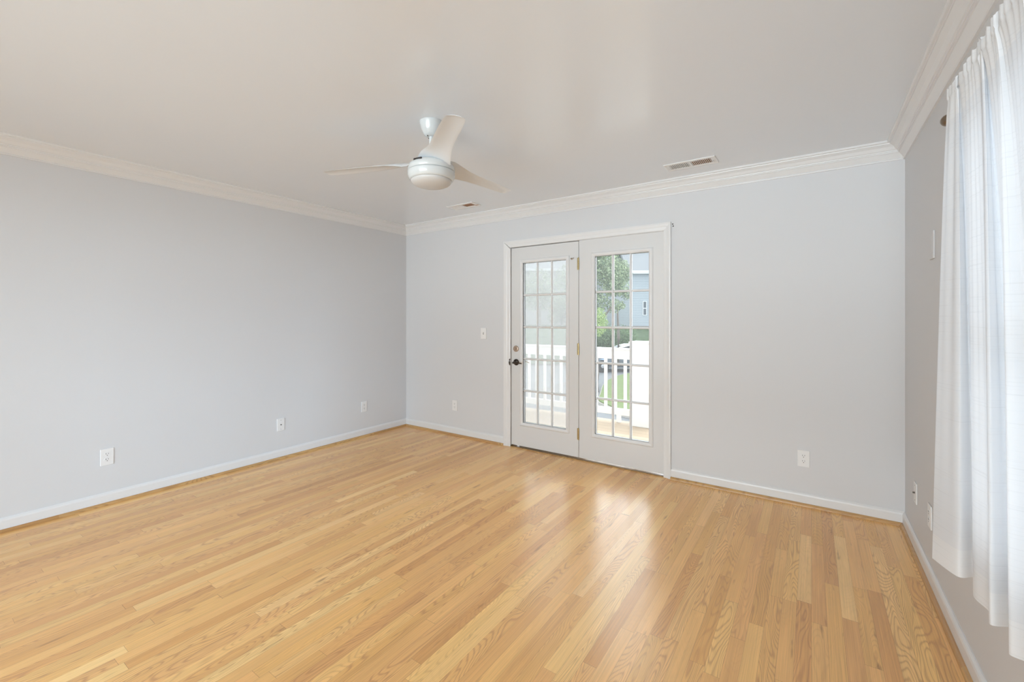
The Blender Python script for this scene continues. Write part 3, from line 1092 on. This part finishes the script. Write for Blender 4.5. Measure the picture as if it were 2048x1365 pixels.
def curtain(bot, y_top0, y_top1, label, seed):
    rnd = random.Random(seed)
    nu, nv = 260, 70
    B0 = smooth_path(bot, nu)
    y0, y1 = y_top0, y_top1
    # the gathered top repeats the bottom's folds, tighter and with small ruffles
    by0, by1 = bot[0][1], bot[-1][1]
    ph = [rnd.uniform(0, 6.28) for _ in range(4)]
    ztop, zbot = RZc + 0.052, 0.505
    zp = RZc - 0.060                                # stitched foot of the rod pocket
    zh = zbot + 0.088                               # stitched top of the hem

    def point(i, z, off=0.0):
        u = i / nu
        v = max(0.0, min(1.0, (RZc - z) / (RZc - zbot)))
        xb, yb = B0[i]
        ty = y0 + (yb - by0) / (by1 - by0) * (y1 - y0)
        if ty > y0 + 0.0: ty = y0 - (ty - y0) * 0.3
        side = 0.013
        ruff = (math.sin(u * 150 + ph[0]) * 0.5 + math.sin(u * 233 + ph[1]) * 0.35 + math.sin(u * 91 + ph[2]) * 0.5)
        tx = RXc - side - 0.007 + 0.0032 * ruff + 0.10 * min(0.0, xb - 0.415)
        if z > RZc + 0.012:
            tx += 0.0035 * math.sin(u * 310 + ph[3])
        f = v ** 0.62
        x = tx + (xb - tx) * f + 0.0022 * (1 - f) * math.sin(u * 205 + ph[1])
        y = ty + (yb - ty) * (v ** 0.85)
        return Vector((min(x, XR - 0.025) + off, y, z + (0.003 * math.sin(u * 120 + ph[2]) + 0.003 * math.sin(u * 277) if z > RZc + 0.04 else 0.0)))
    r = empty('curtain', (RXc, (y0 + y1) / 2, zbot), label, 'curtain', 'white sheer curtains on the right wall')
    inv = Matrix.Translation(-r.location)

    def sheet(name, z0, z1, n, off, m):
        b = NEW()
        g = [[b.verts.new(point(i, z0 + (z1 - z0) * j / n, off)) for i in range(nu + 1)] for j in range(n + 1)]
        for j in range(n):
            for i in range(nu):
                b.faces.new((g[j][i], g[j][i + 1], g[j + 1][i + 1], g[j + 1][i]))
        bmesh.ops.transform(b, matrix=inv, verts=b.verts)
        return obj(name, b, m, r, smooth=True)
    sheet('panel', zh, zp, nv, 0.0, M['curtain'])
    sheet('rod_pocket', zp, ztop, 14, 0.0, M['curtain_double'])
    sheet('hem', zbot, zh, 8, 0.0, M['curtain_double'])
    return r


bot1 = [(0.346, 2.077), (0.389, 1.975), (0.433, 1.995), (0.401, 1.865), (0.416, 1.789), (0.402, 1.715), (0.458, 1.735), (0.436, 1.645),
        (0.405, 1.590), (0.456, 1.565), (0.420, 1.470), (0.400, 1.400), (0.452, 1.390), (0.425, 1.310)]
curtain(bot1, 2.010, 1.325, 'white sheer curtain panel nearest the far corner', 3)
bot2 = [(0.425, 1.290), (0.452, 1.215), (0.405, 1.190), (0.425, 1.100), (0.452, 1.060), (0.400, 1.010), (0.42, 0.930), (0.455, 0.890), (0.41, 0.840),
        (0.42, 0.740), (0.45, 0.690), (0.40, 0.640), (0.405, 0.560)]
curtain(bot2, 1.310, 0.490, 'white sheer curtain panel at the right edge of the photo', 5)

# ------------------------------------------------------------------ outside: deck, railing, post
DK = -0.12
bm = NEW(); add_box(bm, -6.5, 2.5, YB + 0.13, 6.0, DK - 0.04, DK)
struct('deck', bm, M['deck'], 'sunlit tan board deck outside the door', 'deck')
rl = empty('deck_railing', (-3.4, 5.88, DK), 'white balustrade along the outer edge of the deck', 'railing')


def rail_part(name, x0, x1, y0, y1, z0, z1, bev=0.004):
    b = NEW(); add_box(b, x0, x1, y0, y1, z0, z1, bev, 2)
    bmesh.ops.transform(b, matrix=Matrix.Translation(-rl.location), verts=b.verts)
    return obj(name, b, M['rail'], rl)


rail_part('top_rail', -6.0, -2.045, 5.855, 5.905, 0.765, 0.895)
rail_part('handrail_cap', -6.0, -2.045, 5.83, 5.93, 0.895, 0.918)
rail_part('bottom_rail', -6.0, -2.045, 5.86, 5.90, -0.015, 0.075)
x = -2.127
while x > -5.9:
    rail_part('baluster', x - 0.019, x + 0.019, 5.862, 5.898, 0.072, 0.768, 0.003)
    x -= 0.1428
for x in (-2.22, -3.9, -5.6):
    rail_part('support_block', x - 0.03, x + 0.03, 5.862, 5.898, DK, -0.013, 0.003)
pt = empty('deck_post', (-1.87, 5.90, DK), 'thick white box post ending the deck balustrade', 'post')
b = NEW(); add_box(b, -0.155, 0.155, -0.13, 0.13, 0, 1.115, 0.006, 2); obj('post_shaft', b, M['rail'], pt)
b = NEW(); add_box(b, -0.168, 0.168, -0.143, 0.143, 1.115, 1.14, 0.006, 2); obj('post_cap', b, M['rail'], pt)

# ------------------------------------------------------------------ outside: ground, road, island, bank
G = -1.55
bm = NEW(); add_box(bm, -60, 30, 4.0, 90, G - 0.3, G)
struct('road', bm, M['asphalt'], 'blue-grey asphalt road and parking below the deck', 'road')
FX = Vector((math.cos(TH), math.sin(TH), 0))       # level directions of the view outside
FY = Vector((-math.sin(TH), math.cos(TH), 0))


def far(l, d, z=0.0):
    return FX * l + FY * d + Vector((0, 0, z))


def slab_poly(name, pts, z0, z1, m, label, cat, kind='structure'):
    b = NEW()
    A = [b.verts.new((p[0], p[1], z0)) for p in pts]
    Bq = [b.verts.new((p[0], p[1], z1)) for p in pts]
    n = len(pts)
    for k in range(n):
        b.faces.new((A[k], A[(k + 1) % n], Bq[(k + 1) % n], Bq[k]))
    b.faces.new(A[::-1]); b.faces.new(Bq)
    o = obj(name, b, m)
    return tag(o, label, cat, kind=kind)


isl = [(-5.30, 13.0), (-5.85, 13.55), (-6.35, 14.93), (-6.95, 16.55), (-7.32, 17.88), (-7.50, 19.03), (-7.56, 20.17), (-7.3, 21.6), (-6.4, 22.6), (-3.0, 23.0), (1.0, 20.0), (1.5, 14.0), (-1.5, 12.0), (-4.2, 12.2)]
isl = [tuple(q) for q in smooth_path(isl + [isl[0]], 70)[:-1]]
ic = Vector((sum(p[0] for p in isl) / len(isl), sum(p[1] for p in isl) / len(isl)))
slab_poly('kerb', isl, G, G + 0.13, M['concrete'], 'pale concrete kerb round the grass island', 'kerb')
slab_poly('grass_island', [tuple(ic + (Vector(p) - ic) * 0.982) for p in isl], G + 0.05, G + 0.17, M['grass'], 'bright green grass island beyond the railing', 'lawn')
# far side: pavement, then lawn rising to the houses
w0, w1 = far(-14, 22.6), far(-1.5, 22.6)
slab_poly('pavement', [tuple(far(-16, 21.6)[:2]), tuple(far(0.6, 21.6)[:2]), tuple(far(0.6, 24.6)[:2]), tuple(far(-16, 24.6)[:2])], G, G + 0.12, M['concrete'], 'pale pavement across the road on the left', 'pavement')
b = NEW()
ls = [(-30, 24.6, G), (0.6, 24.6, G), (0.6, 27.2, G + 0.05), (22, 27.2, G + 0.05)]
prof = [(24.6, G + 0.1), (27.0, G + 0.55), (29.5, G + 1.6), (31.5, 0.60), (60, 0.72), (95, 0.9)]
cols = [-34, -20, -10, -3, 0.6, 1.0, 5, 9, 14, 30]
grid = []
for i, (d, z) in enumerate(prof):
    row = []
    for l in cols:
        dd = d + (1.9 if l > 0.8 and i == 0 else (0.9 if l > 0.8 and i == 1 else 0))
        zz = z if l > -6 else G + 0.1 + (z - G - 0.1) * 0.35
        row.append(b.verts.new(far(l, dd, zz)))
    grid.append(row)
for i in range(len(prof) - 1):
    for j in range(len(cols) - 1):
        b.faces.new((grid[i][j], grid[i][j + 1], grid[i + 1][j + 1], grid[i + 1][j]))
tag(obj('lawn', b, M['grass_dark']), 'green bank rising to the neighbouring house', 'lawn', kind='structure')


b = NEW()
for l0, l1 in ((7.2, 14.0),):
    A = [far(l0, 30.7, 0.27), far(l1, 30.7, 0.27), far(l1, 31.9, 0.66), far(l0, 31.9, 0.66)]
    lo = [b.verts.new(p - Vector((0, 0, 0.1))) for p in A]
    hi = [b.verts.new(p + Vector((0, 0, 0.08))) for p in A]
    for k in range(4):
        b.faces.new((lo[k], lo[(k + 1) % 4], hi[(k + 1) % 4], hi[k]))
    b.faces.new(lo[::-1]); b.faces.new(hi)
tag(obj('mulch_bed', b, M['mulch']), 'brown mulch bed at the foot of the blue house', 'flower bed', kind='structure')


# ------------------------------------------------------------------ outside: houses
def house(l0, l1, d0, d1, z0, ze, ridge, wins, m, label, over=0.18, wing=None):
    r = empty('neighbour_house', far((l0 + l1) / 2, d0, z0), label, 'house', 'neighbouring houses', rot=(0, 0, TH))
    W = (l1 - l0) / 2
    D = d1 - d0
    b = NEW(); add_box(b, -W, W, 0, D, -1.2, ze - z0)
    obj('wall', b, m, r)
    b = NEW()
    hz, rz = ze - z0, ridge - z0
    pts = [(-over, hz - 0.10), (D / 2, rz), (D + over, hz - 0.10), (D + over, hz + 0.12), (D / 2, rz + 0.25), (-over, hz + 0.12)]
    A = [b.verts.new((-W - 0.2, y, z)) for y, z in pts]
    Bq = [b.verts.new((W + 0.2, y, z)) for y, z in pts]
    for k in range(6):
        b.faces.new((A[k], A[(k + 1) % 6], Bq[(k + 1) % 6], Bq[k]))
    b.faces.new(A[::-1]); b.faces.new(Bq)
    obj('roof', b, M['roof'], r)
    b = NEW(); add_box(b, -W - 0.22, W + 0.22, -over - 0.10, -over + 0.0, hz - 0.14, hz + 0.10, 0.02, 1)
    obj('gutter', b, M['white_paint'], r)
    for xa, xb in ((-W - 0.01, -W + 0.08), (W - 0.08, W + 0.01)):
        b = NEW(); add_box(b, xa, xb, -0.03, 0.12, -1.2, hz - 0.05)
        obj('corner_board', b, M['white_paint'], r)
    for wl, wz, ww, wh in wins:
        x = wl - (l0 + l1) / 2
        z = wz - z0
        b = NEW()
        add_box(b, x - ww / 2 - 0.05, x - ww / 2, -0.05, 0.02, z - wh / 2 - 0.05, z + wh / 2 + 0.05)
        add_box(b, x + ww / 2, x + ww / 2 + 0.05, -0.05, 0.02, z - wh / 2 - 0.05, z + wh / 2 + 0.05)
        add_box(b, x - ww / 2, x + ww / 2, -0.05, 0.02, z + wh / 2, z + wh / 2 + 0.05)
        add_box(b, x - ww / 2, x + ww / 2, -0.05, 0.02, z - wh / 2 - 0.05, z - wh / 2)
        add_box(b, x - ww / 2, x + ww / 2, -0.03, 0.02, z - 0.03, z + 0.03)
        f = obj('window', b, M['white_paint'], r)
        b = NEW(); add_box(b, x - ww / 2, x + ww / 2, -0.015, -0.005, z - wh / 2, z + wh / 2)
        obj('pane', b, M['pane_dark'], f)
    return r


def at(px, d):
    return (px - CX) / F_PX * d


def hz(py, d):
    return CAM_H + (CY - py) / F_PX * d


DH = 32.0
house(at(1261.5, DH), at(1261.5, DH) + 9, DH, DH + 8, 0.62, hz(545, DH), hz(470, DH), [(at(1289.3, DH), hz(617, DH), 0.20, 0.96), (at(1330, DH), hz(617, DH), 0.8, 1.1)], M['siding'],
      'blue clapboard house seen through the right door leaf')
DW = 41.0
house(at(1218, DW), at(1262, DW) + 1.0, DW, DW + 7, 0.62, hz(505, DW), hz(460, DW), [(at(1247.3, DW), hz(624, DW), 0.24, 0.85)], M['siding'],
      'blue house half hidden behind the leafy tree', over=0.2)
DP = 44.0
house(at(985, DP), at(1170, DP), DP, DP + 8, -1.0, hz(540, DP), hz(505, DP), [], M['siding_pale'],
      'pale house behind the screen of the left door leaf')


# ------------------------------------------------------------------ outside: trees and shrubs
def foliage_bm(rnd, blobs, n, size):
    b = NEW()
    tot = sum(r ** 2 for _, r in blobs)
    for c, r in blobs:
        for _ in range(int(n * r * r / tot)):
            d = Vector((rnd.gauss(0, 1), rnd.gauss(0, 1), rnd.gauss(0, 1))).normalized()
            p = Vector(c) + d * r * (rnd.random() ** 0.33) * Vector((1, 1, 0.85)).length / 1.65
            nrm = (d + Vector((rnd.gauss(0, .6), rnd.gauss(0, .6), rnd.gauss(0.4, .6)))).normalized()
            t = nrm.cross(Vector((rnd.gauss(0, 1), rnd.gauss(0, 1), rnd.gauss(0, 1)))).normalized()
            u = nrm.cross(t)
            s = size * rnd.uniform(0.6, 1.3)
            vs = [b.verts.new(p + t * s), b.verts.new(p + u * s * 0.5 + nrm * s * 0.15), b.verts.new(p - t * s), b.verts.new(p - u * s * 0.5 + nrm * s * 0.15)]
            b.faces.new(vs)
    return b


def tree(name, loc, label, cat, trunk, blobs, n, size, m, seed, group=None):
    rnd = random.Random(seed)
    r = empty(name, loc, label, cat, group)
    if trunk:
        b = NEW()
        for pts, rad in trunk:
            add_tube(b, pts, rad, 10)
        obj('trunk', b, M['bark'], r, smooth=True)
    obj('foliage', foliage_bm(rnd, blobs, n, size), m, r)
    return r


d = 19.0
k = d / F_PX


def blob(px, py, dd, r):
    """centre relative to a tree based at distance d, in level view axes"""
    return far((px - CX) / F_PX * (d + dd), d + dd, CAM_H + (CY - py) / F_PX * (d + dd)), r


base = far(at(1180, d), d, G)
bl_ = [blob(1185, 530, 0, 0.75), blob(1205, 545, 0.5, 0.6), blob(1222, 560, 0.2, 0.55), blob(1240, 575, 0.4, 0.42), blob(1252, 590, 0.3, 0.25), blob(1235, 540, 0.4, 0.40),
       blob(1195, 600, 0.3, 0.55), blob(1228, 612, 0.0, 0.34), blob(1243, 611, 0.2, 0.2), blob(1150, 560, 0.2, 0.9), blob(1160, 600, 0.6, 0.8), blob(1170, 500, 0.2, 0.9), blob(1215, 515, 0.8, 0.5)]
tree('leafy_tree', base, 'leafy green tree seen through the right door leaf', 'tree',
     [([(0, 0, 0), (0.05, 0.02, 1.2), (-0.05, 0.0, 2.6), (0.1, 0.1, 4.0)], [0.20, 0.16, 0.13, 0.08]),
      ([(-0.02, 0.0, 2.0), (0.45, 0.15, 2.8), (0.9, 0.3, 3.4)], [0.09, 0.06, 0.03])],
     [(c - base, r) for c, r in bl_], 10000, 0.062, M['leaf'], 1)
d = 23.0
base = far(at(1236, d), d, 0.0 - 1.2)
bl_ = [blob(1236, 545, 0, 0.75), blob(1226, 575, 0.5, 0.55)]
tree('slim_tree', base, 'slim dark trunk tree in front of the blue house wing', 'tree',
     [([(0, 0, 0), (0.03, 0, 1.5), (-0.04, 0, 3.2)], [0.09, 0.075, 0.04])], [(c - base, r) for c, r in bl_], 4500, 0.055, M['leaf'], 2)
d = 17.0
base = far(at(1196, d), d, G)
bl_ = [blob(1196, 632, 0, 0.34), blob(1203, 645, 0.1, 0.26), blob(1192, 655, 0, 0.4)]
tree('lime_bush', base, 'small lime green bush below the leafy tree', 'bush',
     [([(0, 0, 0), (0.02, 0, 0.7), (0, 0, 1.5)], [0.04, 0.03, 0.02])], [(c - base, r) for c, r in bl_], 2200, 0.034, M['leaf_lime'], 3)
d = 26.8
base = far(at(1212, d), d, G + 0.1)
bl_ = []
for px, rr in ((1160, 0.9), (1180, 0.95), (1200, 0.9), (1220, 0.85), (1240, 0.75), (1255, 0.6)):
    bl_ += [blob(px, 672, 0, rr), blob(px + 6, 685, -0.2, rr * 0.9)]
tree('shrubbery', base, 'dark green hedge on the bank behind the parked car', 'shrubbery', None, [(c - base, r) for c, r in bl_], 9000, 0.06, M['leaf_dark'], 20)  # overlapping shrubs built as one mass
for i, (px, py, dd, rr, lb) in enumerate(((1078, 575, 34.0, 1.5, 'pale green tree behind the screened left door leaf'), (1122, 612, 39.0, 1.0, 'low green tree right of centre behind the screened left door leaf'))):
    d = dd
    base = far(at(px, d), d, G + 0.1)
    bl_ = [blob(px, py, 0, rr), blob(px + 14, py + 22, 0.5, rr * 0.7), blob(px - 12, py + 20, 0.2, rr * 0.75)]
    tree('distant_tree', base, lb, 'tree', [([(0, 0, 0), (0.1, 0, 2.0), (0, 0, hz(py, d) - G)], [0.16, 0.12, 0.06])], [(c - base, r) for c, r in bl_], 3500, 0.09, M['leaf'], 40 + i, 'trees beyond the road')

# ------------------------------------------------------------------ outside: parked car
dcar = 24.0
car = empty('parked_car', far(at(1250, dcar), dcar, G), 'dark blue-grey parked car beyond the deck railing', 'car', rot=(0, 0, TH))
# side profile along local X (front at -X), widths across local Y
low = [(-2.25, 0.32, 0.55), (-2.28, 0.55, 0.68), (-2.10, 0.74, 0.76), (-1.20, 0.90, 0.84), (-0.75, 0.95, 0.87), (0.8, 0.98, 0.88), (1.55, 0.96, 0.86), (2.15, 0.86, 0.78), (2.26, 0.58, 0.70), (2.22, 0.32, 0.62)]
b = NEW()
rings = []
for x, z, hw in low:
    rings.append([b.verts.new(v) for v in ((x, -hw, 0.26), (x, -hw - 0.02, min(z, 0.55)), (x, -hw + 0.03, z - 0.02), (x, -hw + 0.12, z), (x, hw - 0.12, z), (x, hw - 0.03, z - 0.02), (x, hw + 0.02, min(z, 0.55)), (x, hw, 0.26))])
for A, Bq in zip(rings, rings[1:]):
    for q in range(8):
        b.faces.new((A[q], A[(q + 1) % 8], Bq[(q + 1) % 8], Bq[q]))
b.faces.new(rings[0][::-1]); b.faces.new(rings[-1])
obj('body', b, M['car_paint'], car, smooth=True, auto=35)
cab = [(-0.95, 0.94, 0.78), (-0.25, 1.36, 0.60), (0.05, 1.44, 0.57), (0.65, 1.45, 0.57), (1.0, 1.38, 0.58), (1.65, 0.97, 0.74)]
b = NEW()
rings = [[b.verts.new(v) for v in ((x, -hw, 0.92), (x, -hw + 0.0, z - 0.05), (x, -hw + 0.10, z), (x, hw - 0.10, z), (x, hw, z - 0.05), (x, hw, 0.92))] for x, z, hw in cab]
for A, Bq in zip(rings, rings[1:]):
    for q in range(6):
        b.faces.new((A[q], A[(q + 1) % 6], Bq[(q + 1) % 6], Bq[q]))
b.faces.new(rings[0][::-1]); b.faces.new(rings[-1])
obj('windows', b, M['car_roof'], car, smooth=True, auto=35)
b = NEW()
for (x0, z0, w0), (x1, z1, w1) in zip(cab[1:4], cab[2:5]):
    vs = [b.verts.new(v) for v in ((x0, -w0 + 0.04, z0 + 0.008), (x0, w0 - 0.04, z0 + 0.008), (x1, w1 - 0.04, z1 + 0.008), (x1, -w1 + 0.04, z1 + 0.008),
                                   (x0, -w0 - 0.01, z0 - 0.06), (x0, w0 + 0.01, z0 - 0.06), (x1, w1 + 0.01, z1 - 0.06), (x1, -w1 - 0.01, z1 - 0.06))]
    for q in ((0, 1, 2, 3), (0, 3, 7, 4), (1, 5, 6, 2)):
        b.faces.new([vs[t] for t in q])
for px_ in ((-0.95, 0.94, 0.785, -0.25, 1.36, 0.61), (1.65, 0.97, 0.745, 1.0, 1.38, 0.59)):
    for s in (-1, 1):
        add_tube(b, [(px_[0], s * px_[2], px_[1]), (px_[3], s * px_[5], px_[4] - 0.02)], 0.035, 6)
for s in (-1, 1):
    add_tube(b, [(0.35, s * 0.80, 0.93), (0.35, s * 0.58, 1.42)], 0.03, 6)
obj('roof', b, M['white_paint'], car, label='roof and pillars, pale for the reflected sky')  # white stands in for sky reflected by the dark roof
for x in (-1.40, 1.38):
    for s in (-1, 1):
        b = NEW(); add_lathe(b, [(0.20, -0.1), (0.32, -0.1), (0.33, -0.07), (0.33, 0.07), (0.32, 0.1), (0.20, 0.1)], 28, Matrix.Translation((x, s * 0.80, 0.33)) @ FR)
        wv = obj('wheel', b, M['tyre'], car, smooth=True, auto=40)
        b = NEW(); add_lathe(b, [(0.20, -0.09), (0.20, 0.09), (0.05, 0.105), (0, 0.105)] if s < 0 else [(0.0, -0.105), (0.05, -0.105), (0.20, -0.09), (0.20, 0.09)], 20, Matrix.Translation((x, s * 0.80, 0.33)) @ FR)
        obj('hub_cap', b, M['alloy'], wv)
for s in (-1, 1):
    b = NEW(); add_box(b, -2.27, -2.05, s * 0.62 - 0.12, s * 0.62 + 0.12, 0.58, 0.70, 0.02, 2)
    obj('headlight', b, M['lamp_clear'], car)
